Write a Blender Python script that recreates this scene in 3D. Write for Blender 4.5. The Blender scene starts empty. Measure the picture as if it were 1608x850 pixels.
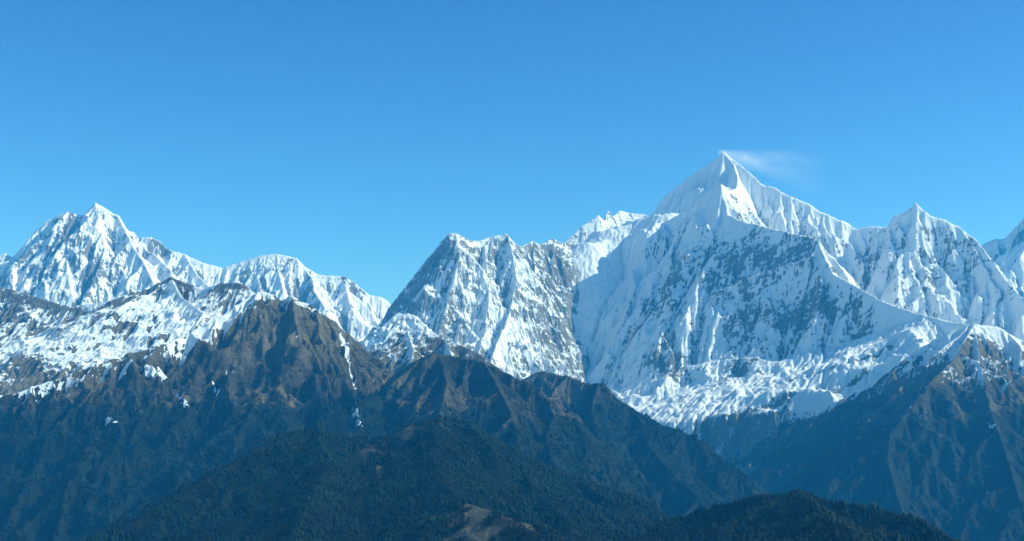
import bpy, math
import numpy as np

R = math.radians
sc = bpy.context.scene
COL = sc.collection

# ------------------------------------------------------------------ camera
F = 2209.0                       # focal length in photo pixels (1608 wide)
PITCH = R(8.2)
CAMZ = 2300.0
cam_d = bpy.data.cameras.new('camera')
cam = bpy.data.objects.new('camera', cam_d)
COL.objects.link(cam)
cam.location = (0, 0, CAMZ)
cam.rotation_euler = (R(90) + PITCH, 0, 0)
cam_d.sensor_width = 36.0
cam_d.lens = 36.0 * F / 1608.0
cam_d.clip_start = 1.0
cam_d.clip_end = 120000.0
sc.camera = cam

# ------------------------------------------------------------------ light
SUN_EL, SUN_AZ = 35.0, 93.0      # azimuth clockwise from the view direction (+Y)
world = bpy.data.worlds.new('World')
sc.world = world
world.use_nodes = True
wt = world.node_tree
wt.nodes.clear()
sky = wt.nodes.new('ShaderNodeTexSky')
sky.sky_type = 'NISHITA'
sky.sun_disc = False
sky.sun_elevation = R(SUN_EL)
sky.sun_rotation = R(SUN_AZ)
sky.altitude = 1200
sky.air_density = 1.1
sky.dust_density = 0.2
sky.ozone_density = 6.0
tint = wt.nodes.new('ShaderNodeMix')
tint.data_type = 'RGBA'
tint.blend_type = 'MULTIPLY'
tint.inputs[0].default_value = 1.0
tint.inputs[7].default_value = (0.25, 0.297, 0.258, 1)
bg = wt.nodes.new('ShaderNodeBackground')
bg.inputs['Strength'].default_value = 0.15
wo = wt.nodes.new('ShaderNodeOutputWorld')
gam = wt.nodes.new('ShaderNodeGamma')
gam.inputs[1].default_value = 1.8
wt.links.new(sky.outputs[0], gam.inputs[0])
wt.links.new(gam.outputs[0], tint.inputs[6])
wt.links.new(tint.outputs[2], bg.inputs[0])
wt.links.new(bg.outputs[0], wo.inputs[0])

sun_d = bpy.data.lights.new('sun', 'SUN')
sun_d.energy = 4.9
sun_d.angle = R(0.53)
sun_d.color = (0.76, 0.97, 0.97)
sun = bpy.data.objects.new('sun', sun_d)
COL.objects.link(sun)
from mathutils import Vector
sdir = Vector((math.sin(R(SUN_AZ)) * math.cos(R(SUN_EL)), math.cos(R(SUN_AZ)) * math.cos(R(SUN_EL)), math.sin(R(SUN_EL))))
sun.rotation_euler = sdir.to_track_quat('Z', 'Y').to_euler()
sun.location = (9000, 0, 9000)

sc.view_settings.view_transform = 'Standard'
sc.view_settings.look = 'None'
sc.view_settings.exposure = 0.25
sc.view_settings.gamma = 1.0
sc.render.engine = 'CYCLES'
sc.cycles.use_denoising = True
sc.cycles.max_bounces = 5
sc.cycles.diffuse_bounces = 2
sc.cycles.volume_bounces = 2

# haze air
HAZE_COLOR = (0.035, 0.44, 1.0, 1)
HAZE_DENSITY = 2.55e-5


# ------------------------------------------------------------------ helpers
def W(px, py, d):
    """photo pixel + ground distance (km) -> world point"""
    Y = d * 1000.0
    xr = (px - 804.0) / F
    yr = (425.0 - py) / F
    t = Y / (math.cos(PITCH) - yr * math.sin(PITCH))
    return (t * xr, Y, CAMZ + t * (math.sin(PITCH) + yr * math.cos(PITCH)))


def pix(x, y, z):
    dz = z - CAMZ
    f = y * math.cos(PITCH) + dz * math.sin(PITCH)
    u = -y * math.sin(PITCH) + dz * math.cos(PITCH)
    return 804.0 + F * x / f, 425.0 - F * u / f


def tag(o, label, cat, kind=None, group=None):
    o['label'] = label
    o['category'] = cat
    if kind:
        o['kind'] = kind
    if group:
        o['group'] = group
    return o


_perm = {}


def perlin(x, y, seed=0):
    if seed not in _perm:
        r = np.random.RandomState(seed + 77)
        p = r.permutation(1024)
        a = r.rand(1024) * 2 * np.pi
        _perm[seed] = (np.concatenate([p, p]), np.cos(a).astype(np.float32), np.sin(a).astype(np.float32))
    p, gx, gy = _perm[seed]
    xi = np.floor(x).astype(np.int64)
    yi = np.floor(y).astype(np.int64)
    fx = (x - xi).astype(np.float32)
    fy = (y - yi).astype(np.float32)
    xi &= 1023
    yi &= 1023
    xj = (xi + 1) & 1023
    yj = (yi + 1) & 1023
    u = fx * fx * fx * (fx * (fx * 6 - 15) + 10)
    v = fy * fy * fy * (fy * (fy * 6 - 15) + 10)

    def g(ix, iy, dx, dy):
        h = p[p[ix] + iy]
        return gx[h] * dx + gy[h] * dy
    n00 = g(xi, yi, fx, fy)
    n10 = g(xj, yi, fx - 1, fy)
    n01 = g(xi, yj, fx, fy - 1)
    n11 = g(xj, yj, fx - 1, fy - 1)
    a = n00 + u * (n10 - n00)
    b = n01 + u * (n11 - n01)
    return (a + v * (b - a)) * 1.5


def fbm(x, y, octs, seed=0, gain=0.5):
    s = np.zeros_like(x, dtype=np.float32)
    a = 1.0
    for k in range(octs):
        s += a * perlin(x * 2 ** k + 13.7 * k, y * 2 ** k + 7.3 * k, seed + k)
        a *= gain
    return s


def ridged(x, y, octs, seed=0, gain=0.5):
    s = np.zeros_like(x, dtype=np.float32)
    a = 1.0
    w = 1.0
    for k in range(octs):
        n = 1.0 - np.abs(perlin(x * 2 ** k + 3.1 * k, y * 2 ** k + 9.2 * k, seed + k)) * 1.6
        n = n * n * w
        w = np.clip(n * 1.6, 0, 1)
        s += a * n
        a *= gain
    return s


def flank(d, a, b, D0, cut):
    return b * d + (a - b) * D0 * (1 - np.exp(-d / D0)) + np.clip(d - cut, 0, None) * 1.2


def grow_spurs(lines, spacing, length, rng, keep=0.64):
    """side spurs branching off every crest, on alternate sides"""
    out = []
    for P, a, b, D0, cut, reach in lines:
        seg = [(math.hypot(q[0] - p[0], q[1] - p[1]), p, q) for p, q in zip(P[:-1], P[1:])]
        pos = rng.uniform(0.2, 0.8) * spacing
        side = 1
        acc = 0.0
        for L, p, q in seg:
            if L < 1:
                continue
            ux, uy = (q[0] - p[0]) / L, (q[1] - p[1]) / L
            down = -1 if q[2] > p[2] else 1
            while pos < acc + L:
                t = (pos - acc) / L
                z0 = p[2] + t * (q[2] - p[2])
                x, y = p[0] + t * (q[0] - p[0]), p[1] + t * (q[1] - p[1])
                ang = math.atan2(ux * side, -uy * side) if False else math.atan2(uy, ux) + side * math.pi / 2
                steep = min(1.0, abs(q[2] - p[2]) / L)
                ang -= side * down * steep * R(rng.uniform(15, 50))
                ln = length * rng.uniform(0.5, 1.4)
                pts = [(x, y, z0 - 1.0)]
                n = 4
                d = 0.0
                k = rng.uniform(keep - 0.1, keep + 0.1)
                for i in range(n):
                    ang += rng.uniform(-0.3, 0.3)
                    x += math.cos(ang) * ln / n
                    y += math.sin(ang) * ln / n
                    d += ln / n
                    pts.append((x, y, z0 - 1 - k * float(flank(d, a, b, D0, cut)) * (1 + 0.1 * i / n)))
                out.append((pts, a * rng.uniform(0.95, 1.2), b * 1.05, D0 * 0.6, 1e9, ln))
                pos += spacing * rng.uniform(0.5, 1.5) * 0.5
                side = -side
            acc += L
    return out


def ridge_field(X, Y, lines, xs, ys):
    """upper envelope of all ridge flanks: height, distance to the crest, position along it"""
    H = np.full(X.shape, -1e9, np.float32)
    D = np.zeros(X.shape, np.float32)
    S = np.zeros(X.shape, np.float32)
    ny, nx = X.shape
    cell = xs[1] - xs[0]
    for ri, (P, a, b, D0, cut, reach) in enumerate(lines):
        s0 = ri * 777.0
        for (x0, y0, z0), (x1, y1, z1) in zip(P[:-1], P[1:]):
            if reach:
                m_ = reach * 0.8 + 250
                j0 = max(0, int((min(x0, x1) - m_ - xs[0]) / cell)); j1 = min(nx, int((max(x0, x1) + m_ - xs[0]) / cell))
                i0 = max(0, int((min(y0, y1) - m_ - ys[0]) / cell)); i1 = min(ny, int((max(y0, y1) + m_ - ys[0]) / cell))
                if j1 <= j0 or i1 <= i0:
                    continue
                w = (slice(i0, i1), slice(j0, j1))
            else:
                w = (slice(None), slice(None))
            XX, YY = X[w], Y[w]
            dx, dy = x1 - x0, y1 - y0
            L2 = dx * dx + dy * dy + 1e-6
            L = math.sqrt(L2)
            t = ((XX - x0) * dx + (YY - y0) * dy) / L2
            tc = np.clip(t, 0, 1)
            d = np.hypot(XX - x0 - tc * dx, YY - y0 - tc * dy)
            h = z0 + tc * (z1 - z0) - flank(d, a, b, D0, cut)
            m = h > H[w]
            H[w] = np.where(m, h, H[w])
            D[w] = np.where(m, d, D[w])
            side = (XX - x0) * dy - (YY - y0) * dx
            S[w] = np.where(m, s0 + tc * L + np.clip(t - tc, -1, 1) * L * 0.6 + np.where(side > 0, 0, 250.0), S[w])
            s0 += L
    return H, D, S


def erode(h, cell, outer, K, talus, seed=0):
    ny, nx = h.shape
    N = ny * nx
    idx = np.arange(N).reshape(ny, nx)
    A = np.ones(N, np.float64)
    offs = [(-1, 0, 1), (1, 0, 1), (0, -1, 1), (0, 1, 1), (-1, -1, 1.414), (-1, 1, 1.414), (1, -1, 1.414), (1, 1, 1.414)]
    for it in range(outer):
        hp = np.pad(h, 1, mode='edge')
        best = np.zeros_like(h)
        rec = idx.copy()
        dist = np.ones_like(h)
        for dy, dx, l in offs:
            nb = hp[1 + dy:1 + dy + ny, 1 + dx:1 + dx + nx]
            s = (h - nb) / (l * cell)
            m = s > best
            best = np.where(m, s, best)
            yy = np.clip(np.arange(ny) + dy, 0, ny - 1)
            xx = np.clip(np.arange(nx) + dx, 0, nx - 1)
            rec = np.where(m, idx[np.ix_(yy, xx)], rec)
            dist = np.where(m, l * cell, dist)
        r = rec.ravel()
        self_ = r == np.arange(N)
        for k in range(60 if it == 0 else 14):
            w = np.where(self_, 0, A)
            A = 1.0 + np.bincount(r, weights=w, minlength=N)
        Ak = A.reshape(ny, nx)
        drop = best * dist
        e = K * np.sqrt(Ak * cell * cell) * best
        h = h - np.minimum(e, 0.7 * drop)
        # hillslope: relax slopes steeper than the talus
        over = np.clip(best - talus, 0, None) * dist * 0.25
        h = h - over
        # fill pits
        hp = np.pad(h, 1, mode='edge')
        mn = np.minimum.reduce([hp[1 + dy:1 + dy + ny, 1 + dx:1 + dx + nx] for dy, dx, l in offs])
        h = np.maximum(h, mn)
    return h, A.reshape(ny, nx)


def grid_mesh(name, X, Y, Z, keep, attrs, mat):
    ny, nx = Z.shape
    idx = np.arange(ny * nx).reshape(ny, nx)
    q = np.stack([idx[:-1, :-1], idx[:-1, 1:], idx[1:, 1:], idx[1:, :-1]], -1).reshape(-1, 4)
    kf = (keep[:-1, :-1] & keep[:-1, 1:] & keep[1:, 1:] & keep[1:, :-1]).ravel()
    q = q[kf]
    used = np.zeros(ny * nx, bool)
    used[q.ravel()] = True
    remap = np.cumsum(used) - 1
    q = remap[q]
    co = np.stack([X, Y, Z], -1).reshape(-1, 3)[used].astype(np.float32)
    me = bpy.data.meshes.new(name)
    me.vertices.add(len(co))
    me.vertices.foreach_set('co', co.ravel())
    me.loops.add(q.size)
    me.loops.foreach_set('vertex_index', q.ravel().astype(np.int32))
    me.polygons.add(len(q))
    me.polygons.foreach_set('loop_start', np.arange(0, q.size, 4, dtype=np.int32))
    me.update(calc_edges=True)
    for k, v in attrs.items():
        at = me.attributes.new(k, 'FLOAT', 'POINT')
        at.data.foreach_set('value', v.ravel()[used].astype(np.float32))
    me.materials.append(mat)
    o = bpy.data.objects.new(name, me)
    COL.objects.link(o)
    return o


# ------------------------------------------------------------------ materials
class NT:
    def __init__(s, name):
        s.m = bpy.data.materials.new(name)
        s.m.use_nodes = True
        s.t = s.m.node_tree
        s.t.nodes.clear()

    def n(s, typ, **kw):
        o = s.t.nodes.new(typ)
        for k, v in kw.items():
            setattr(o, k, v)
        return o

    def link(s, a, b):
        s.t.links.new(a, b)

    def val(s, inp, v):
        if hasattr(v, 'links') or isinstance(v, bpy.types.NodeSocket):
            s.link(v, inp)
        else:
            inp.default_value = v

    def math(s, op, a, b=0.0, c=None, clamp=False):
        o = s.n('ShaderNodeMath', operation=op, use_clamp=clamp)
        s.val(o.inputs[0], a)
        s.val(o.inputs[1], b)
        if c is not None:
            s.val(o.inputs[2], c)
        return o.outputs[0]

    def mix(s, f, a, b):
        o = s.n('ShaderNodeMix', data_type='RGBA')
        s.val(o.inputs[0], f)
        s.val(o.inputs[6], a)
        s.val(o.inputs[7], b)
        return o.outputs[2]

    def noise(s, scale, detail=4, rough=0.55, stretch=None, dist=0.0):
        tc = s.n('ShaderNodeTexCoord')
        src = tc.outputs['Object']
        if stretch:
            mp = s.n('ShaderNodeMapping')
            mp.inputs['Rotation'].default_value = stretch[1]
            s.link(src, mp.inputs[0])
            m2 = s.n('ShaderNodeMapping')
            m2.inputs['Scale'].default_value = stretch[0]
            s.link(mp.outputs[0], m2.inputs[0])
            src = m2.outputs[0]
        o = s.n('ShaderNodeTexNoise')
        s.link(src, o.inputs['Vector'])
        o.inputs['Scale'].default_value = scale
        o.inputs['Detail'].default_value = detail
        o.inputs['Roughness'].default_value = rough
        o.inputs['Distortion'].default_value = dist
        return o.outputs[0]

    def attr(s, name):
        o = s.n('ShaderNodeAttribute', attribute_name=name)
        return o.outputs['Fac']

    def step(s, v, lo, hi):
        o = s.n('ShaderNodeMapRange', interpolation_type='SMOOTHSTEP')
        s.val(o.inputs[0], v)
        o.inputs[1].default_value = lo
        o.inputs[2].default_value = hi
        return o.outputs[0]


def c4(r, g, b):
    return (r, g, b, 1.0)


def mountain_material(name, rock_a, rock_b, strata=((1, 1, 3.2), (0.49, 0.27, 0)), fine=1 / 45.0, jit=1.1):
    t = NT(name)
    fine_n = t.noise(fine, 6, 0.62)
    st_n = t.noise(1 / 160.0, 6, 0.68, strata, 0.4)
    big_n = t.noise(1 / 500.0, 4, 0.6)
    grass_n = t.noise(1 / 90.0, 5, 0.6)
    # cover
    jitter = t.math('ADD', t.math('MULTIPLY', t.math('SUBTRACT', fine_n, 0.5), 1.5),
                    t.math('MULTIPLY', t.math('SUBTRACT', st_n, 0.5), jit))
    sn = t.step(t.math('ADD', t.attr('snow'), jitter), 0.42, 0.62)
    scrub = t.noise(1 / 17.0, 3, 0.7)
    rock = t.mix(t.step(st_n, 0.35, 0.65), rock_a, rock_b)
    brown = t.mix(t.step(grass_n, 0.35, 0.65), c4(0.070, 0.062, 0.036), c4(0.018, 0.021, 0.013))
    brown = t.mix(t.step(big_n, 0.45, 0.62), brown, c4(0.165, 0.132, 0.074))
    brown = t.mix(t.math('MULTIPLY', t.step(t.math('ADD', scrub, t.math('MULTIPLY', grass_n, 0.6)), 0.74, 0.92), 0.75), brown, c4(0.013, 0.019, 0.011))
    gj = t.math('ADD', t.attr('grass'), t.math('MULTIPLY', t.math('SUBTRACT', fine_n, 0.5), 1.0))
    ground = t.mix(t.step(gj, 0.35, 0.65), rock, brown)
    fj = t.math('ADD', t.attr('wood'), t.math('MULTIPLY', t.math('SUBTRACT', grass_n, 0.5), 1.6))
    tanf = t.step(t.attr('wood'), -0.1, -0.9)
    ground = t.mix(t.math('MULTIPLY', tanf, t.step(grass_n, 0.3, 0.6)), ground, c4(0.17, 0.145, 0.085))
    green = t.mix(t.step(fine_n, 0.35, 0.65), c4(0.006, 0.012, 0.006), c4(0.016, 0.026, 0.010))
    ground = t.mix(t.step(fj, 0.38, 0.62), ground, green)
    snowc = t.mix(fine_n, c4(0.76, 0.80, 0.82), c4(0.86, 0.88, 0.89))
    col = t.mix(sn, ground, snowc)
    # relief below the mesh resolution
    bh = t.math('ADD', t.math('MULTIPLY', fine_n, 42.0), t.math('MULTIPLY', st_n, 60.0))
    inv = t.math('SUBTRACT', 1.0, t.math('MULTIPLY', sn, 0.75))
    bh = t.math('MULTIPLY', bh, inv)
    bump = t.n('ShaderNodeBump')
    bump.inputs['Strength'].default_value = 0.8
    bump.inputs['Distance'].default_value = 1.0
    t.link(bh, bump.inputs['Height'])
    p = t.n('ShaderNodeBsdfPrincipled')
    t.link(col, p.inputs['Base Color'])
    p.inputs['Roughness'].default_value = 0.85
    p.inputs['Specular IOR Level'].default_value = 0.15
    t.link(bump.outputs[0], p.inputs['Normal'])
    o = t.n('ShaderNodeOutputMaterial')
    t.link(p.outputs[0], o.inputs[0])
    return t.m


M_SNOW = mountain_material('snow_and_grey_rock', c4(0.15, 0.155, 0.165), c4(0.31, 0.31, 0.31))
M_SLOPE = mountain_material('snow_slope_with_dark_crags', c4(0.07, 0.065, 0.06), c4(0.18, 0.165, 0.15), jit=.6)
M_CRAG = mountain_material('pale_banded_rock', c4(0.24, 0.26, 0.28), c4(0.38, 0.40, 0.42), ((1, 1, 5.0), (0.1, -0.22, 0)))
M_BROWN = mountain_material('brown_rock_and_grass', c4(0.026, 0.024, 0.021), c4(0.085, 0.073, 0.058), fine=1 / 26.0, jit=1.7)


def line_dist(X, Y, pts):
    P = [W(*p) for p in pts]
    dm = np.full(X.shape, 1e9, np.float32)
    for (ax, ay, az), (bx, by, bz) in zip(P[:-1], P[1:]):
        dx, dy = bx - ax, by - ay
        t = np.clip(((X - ax) * dx + (Y - ay) * dy) / (dx * dx + dy * dy + 1e-6), 0, 1)
        dm = np.minimum(dm, np.hypot(X - ax - t * dx, Y - ay - t * dy))
    return dm


def surface_hit(H, xs, ys, px, py, n=0):
    """where the sight line of a photo pixel first meets the height field"""
    d = np.arange(ys[0], ys[-1], 12.0) / 1000.0
    x, y, z = W(px, py, d)
    y = np.asarray(y)
    cell = xs[1] - xs[0]
    j = np.round((x - xs[0]) / cell).astype(int)
    i = np.round((y - ys[0]) / cell).astype(int)
    ok = (i >= 0) & (i < H.shape[0]) & (j >= 0) & (j < H.shape[1])
    h = np.where(ok, H[np.clip(i, 0, H.shape[0] - 1), np.clip(j, 0, H.shape[1] - 1)], -1e9)
    k = np.nonzero(h >= z)[0]
    if len(k) == 0:
        return surface_hit(H, xs, ys, px, py + 3, n + 1) if n < 20 else None
    k = k[0]
    return (float(x[k]), float(y[k]), float(z[k]))


def fit_ribs(H, xs, ys, ribs):
    out = []
    for rb in ribs:
        pts, prom, a, b, D0 = rb[:5]
        cut = rb[5] if len(rb) > 5 else 1e9
        P = []
        for i, (px, py) in enumerate(pts):
            h = surface_hit(H, xs, ys, px, py)
            if h:
                P.append((h[0], h[1], h[2] + (prom if i else prom * 0.25)))
        if len(P) > 1:
            out.append((P, a, b, D0, cut, 0))
    return out


def path_dist(X, Y, P):
    dm = np.full(X.shape, 1e9, np.float32)
    for (ax, ay, az), (bx, by, bz) in zip(P[:-1], P[1:]):
        dx, dy = bx - ax, by - ay
        t = np.clip(((X - ax) * dx + (Y - ay) * dy) / (dx * dx + dy * dy + 1e-6), 0, 1)
        dm = np.minimum(dm, np.hypot(X - ax - t * dx, Y - ay - t * dy))
    return dm


def massif(name, label, bounds, cell, ridges, mat, *, snowline=3000, snowband=350, steep0=1.0, steepk=1.0,
           grassline=-1, woodline=-1, base=1150, warp=120, flute=30, flen=150, rough=60, rlen=600,
           jag=8, K=0.03, outer=22, talus=1.7, seed=1, patches=(), woodk=1.0, snowpatch=(), edge=0.1,
           spur=500, spurlen=600, aspk=0.5, glacier=(), clearing=(), keep_k=.64, smooth=(),
           ribs=(), snowpix=(), terrace=(), ribkids=True, rocky=0.0, bed=(0, 0, 60, 200), calm=()):
    x0, x1, y0, y1 = [v * 1000.0 for v in bounds]
    xs = np.arange(x0, x1 + cell, cell, dtype=np.float32)
    ys = np.arange(y0, y1 + cell, cell, dtype=np.float32)
    X, Y = np.meshgrid(xs, ys)
    rng = np.random.RandomState(seed * 7 + 5)
    rd = ridges
    lines = [([W(*p) for p in r[0]], r[1], r[2], r[3], r[4] if len(r) > 4 else 1e9, 0) for r in ridges]
    if ribs:
        HB = ridge_field(X, Y, lines, xs, ys)[0]
        fitted = fit_ribs(HB, xs, ys, ribs)
        lines = lines + fitted
    crests = [l for l in lines if l[4] > 1e8 and (ribkids or not ribs or l not in fitted)]
    kids = grow_spurs(crests, spur, spurlen, rng, keep_k)
    grand = grow_spurs(kids, spur * 0.55, spurlen * 0.42, rng, 0.68)
    lines0 = lines
    lines = lines + kids + grand
    H, D, S = ridge_field(X, Y, lines, xs, ys)
    ramp = np.clip(D / 350.0, 0, 1)
    wx = fbm(X / 900, Y / 900, 4, seed + 10) * warp * ramp
    wy = fbm(X / 900, Y / 900, 4, seed + 20) * warp * ramp
    H, D, S = ridge_field(X + wx, Y + wy, lines, xs, ys)
    ramp = np.clip(D / 300.0, 0, 1)
    SM = np.zeros(X.shape, np.float32)
    if smooth:
        HB = ridge_field(X + wx, Y + wy, lines0, xs, ys)[0]
        for (pts, w, amt) in smooth:
            SM = np.maximum(SM, amt * np.exp(-(line_dist(X, Y, pts) / w) ** 4))
        H = H * (1 - SM) + HB * SM
    # gullies running straight down from the crests
    S = S + fbm(X / 200, Y / 200, 2, seed + 33) * flen * 0.5
    fl = ridged(S / flen, D / (flen * 6.0), 3, seed + 30, 0.55) - 0.75
    fl = fl * np.clip(0.75 + 1.1 * fbm(X / 700, Y / 700, 2, seed + 35), 0.1, 1.8)
    H = H + fl * flute * (1 - 0.75 * SM) * np.clip(D / 120.0, 0, 1)
    CT = 1.0
    for (pts, w, amt) in calm:
        CM = amt * np.exp(-(line_dist(X, Y, pts) / w) ** 4)
        ramp = ramp * (1 - CM * 0.8)
        CT = 1 - 0.9 * CM
    H = H + (ridged(X / rlen, Y / rlen, 6, seed + 40, 0.52) - 0.9) * rough * ramp * (1 - 0.45 * SM)
    H = H + (ridged(X / 110, Y / 110, 4, seed + 50, 0.62) - 0.8) * jag * 2.2 * np.clip(D / 60.0, 0.35, 1)
    for (period, amp, tx, ty) in terrace:
        # ledges where harder beds of rock come out
        u = (H + tx * X + ty * Y + fbm(X / 500, Y / 500, 3, seed + 80) * 60) / period
        fr = u - np.floor(u)
        led = np.clip((fr - 0.35) / 0.3, 0, 1)
        wgt = np.clip(0.6 + 1.3 * fbm(X / 400, Y / 400, 3, seed + 85), 0, 1.3) * np.clip(D / 80.0, 0.2, 1) * (1 - 0.8 * SM)
        H = H + amp * (led * led * (3 - 2 * led) - fr) * wgt * CT
    ice = np.zeros(X.shape, np.float32)
    for (pts, w, side) in glacier:
        P = [W(*p) for p in pts]
        for (ax, ay, az), (bx, by, bz) in zip(P[:-1], P[1:]):
            dx, dy = bx - ax, by - ay
            t = np.clip(((X - ax) * dx + (Y - ay) * dy) / (dx * dx + dy * dy + 1e-6), 0, 1)
            d = np.hypot(X - ax - t * dx, Y - ay - t * dy)
            g = az + t * (bz - az) + 0.12 * np.minimum(d, w) ** 2 / w - np.clip(d - w, 0, None) * side + fbm(X / 220, Y / 220, 4, seed + 70) * 26 + (ridged(X / 90, Y / 90, 3, seed + 71) - 0.8) * 13
            k = g > H
            ice = np.where(k, 1.0, ice)
            H = np.maximum(H, g)
    # sink the rim of the sheet
    u = (X - x0) / (x1 - x0)
    v = (Y - y0) / (y1 - y0)
    if edge:
        e = np.clip(1 - np.minimum.reduce([u, 1 - u, v, 1 - v]) / edge, 0, 1)
        H = H - e * e * 2500
    H = np.maximum(H, base - 300)
    H0 = H
    HE, A = erode(H.astype(np.float64), cell, outer, K, talus, seed)
    H = HE * (1 - ice * 0.85) + H * ice * 0.85
    H = H.astype(np.float32)
    gy, gx = np.gradient(H, cell)
    slope = np.hypot(gx, gy)
    Hs = H.copy()
    for _ in range(3):
        Hp = np.pad(Hs, 1, mode='edge')
        Hs = (Hp[:-2, 1:-1] + Hp[2:, 1:-1] + Hp[1:-1, :-2] + Hp[1:-1, 2:] + 4 * Hs) / 8
    conc = (Hs - H) / cell
    low = fbm(X / 1200, Y / 1200, 3, seed + 60)
    snow = (H - snowline + low * 280) / snowband
    snow = np.clip(snow, -1.5, 1.6) - steepk * np.clip(slope - steep0, 0, 1.5) + np.clip(conc * 0.9, -0.22, 0.35)
    nrm = np.sqrt(1 + slope ** 2)
    sunny = (-gx * sdir.x - gy * sdir.y) / nrm
    snow = snow - aspk * sunny + ice * 1.2
    if rocky:
        # beds of bare rock showing through on the steeper ground
        tx, ty, thick, length = bed
        u = H + tx * X + ty * Y + fbm(X / 350, Y / 350, 3, seed + 95) * 50
        n = 0.5 * fbm((X * 0.8 + Y * 0.6) / length, u / thick, 5, seed + 96, 0.62) + 0.5 * fbm(X / 95, Y / 95, 5, seed + 97, 0.7) + 0.5 * fbm(X / 600, Y / 600, 2, seed + 98)
        snow = np.minimum(snow, 1.15) - rocky * np.clip(n * 1.8 + 0.35, 0, 1.3) * np.clip((slope - 0.4) * 2.0, 0.0, 1) * np.clip((6500 - H) / 700, 0.15, 1)
    for (pts, w, amt) in snowpatch:
        dm = line_dist(X, Y, pts)
        snow = snow + amt * np.exp(-(dm / w) ** 2)
    for (pts, w, amt) in snowpix:
        P = [h for h in (surface_hit(H, xs, ys, *p) for p in pts) if h]
        if len(P) > 1:
            ww = w * np.clip(1 + 0.9 * fbm(X / 60, Y / 60, 3, seed + 90) + 0.8 * fbm(X / 24, Y / 24, 2, seed + 91) + 0.9 * fbm(X / 260, Y / 260, 2, seed + 93), 0.15, 2.6)
            snow = snow + amt * np.exp(-(path_dist(X, Y, P) / ww) ** 2)
    grass = np.clip((grassline - H + low * 200) / 400 + 0.5, -1, 1) - 0.7 * np.clip(slope - 1.3, 0, 1)
    wood = np.clip((woodline - H + low * 250) / 350 + 0.5, -1, 1) * woodk
    for (pts, w, amt) in clearing:
        dm = line_dist(X, Y, pts)
        wood = wood - amt * np.exp(-(dm / w) ** 2) * np.clip(0.85 + 1.3 * fbm(X / 75, Y / 75, 3, seed + 99), 0.05, 1.5)
    keep = H > base - 60
    o = grid_mesh(name, X, Y, H, keep, {'snow': snow, 'grass': grass, 'wood': wood}, mat)
    tag(o, label, 'mountain', 'structure')
    # how deep each design ridge lies under the finished surface
    rep = []
    for pts, *_ in rd:
        for p in pts[:]:
            x, y, z = W(*p)
            i = int(round((y - y0) / cell)); j = int(round((x - x0) / cell))
            if 0 <= i < H.shape[0] and 0 <= j < H.shape[1]:
                rep.append((p, int(H[i, j] - z)))
    bad = [r for r in rep if abs(r[1]) > 60]
    print('DBG', name, H.shape, 'bad', bad)
    return o, (xs, ys, H, wood)


# ------------------------------------------------------------------ ground and far terrain
def ground():
    xs = np.linspace(-29000, 29000, 160)
    ys = np.linspace(-9000, 44000, 150)
    X, Y = np.meshgrid(xs, ys)
    Z = 1150 + fbm(X / 5000, Y / 5000, 4, 5) * 140
    g = grid_mesh('ground', X, Y, Z, np.ones_like(Z, bool),
                  {'snow': np.full(Z.shape, -1.0), 'grass': np.full(Z.shape, 1.0), 'wood': np.full(Z.shape, .6)}, M_BROWN)
    tag(g, 'dark valley floor below the mountains', 'ground', 'structure')


ground()

# far right peak
massif('mountain', 'hazy shaded snow peak cut off by the right edge of the photo, behind all the others',
       (5.2, 14.5, 19.5, 26.5), 22,
       [([(1440, 470, 23), (1500, 420, 23.5), (1545, 380, 24), (1575, 368, 24), (1608, 338, 24), (1660, 290, 24), (1720, 330, 24), (1800, 380, 24)], 1.3, .8, 600),
        ([(1660, 290, 24), (1640, 340, 23.2), (1600, 400, 22.2)], 1.3, .8, 600)],
       M_SNOW, snowline=3200, steep0=1.3, seed=3)

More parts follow.
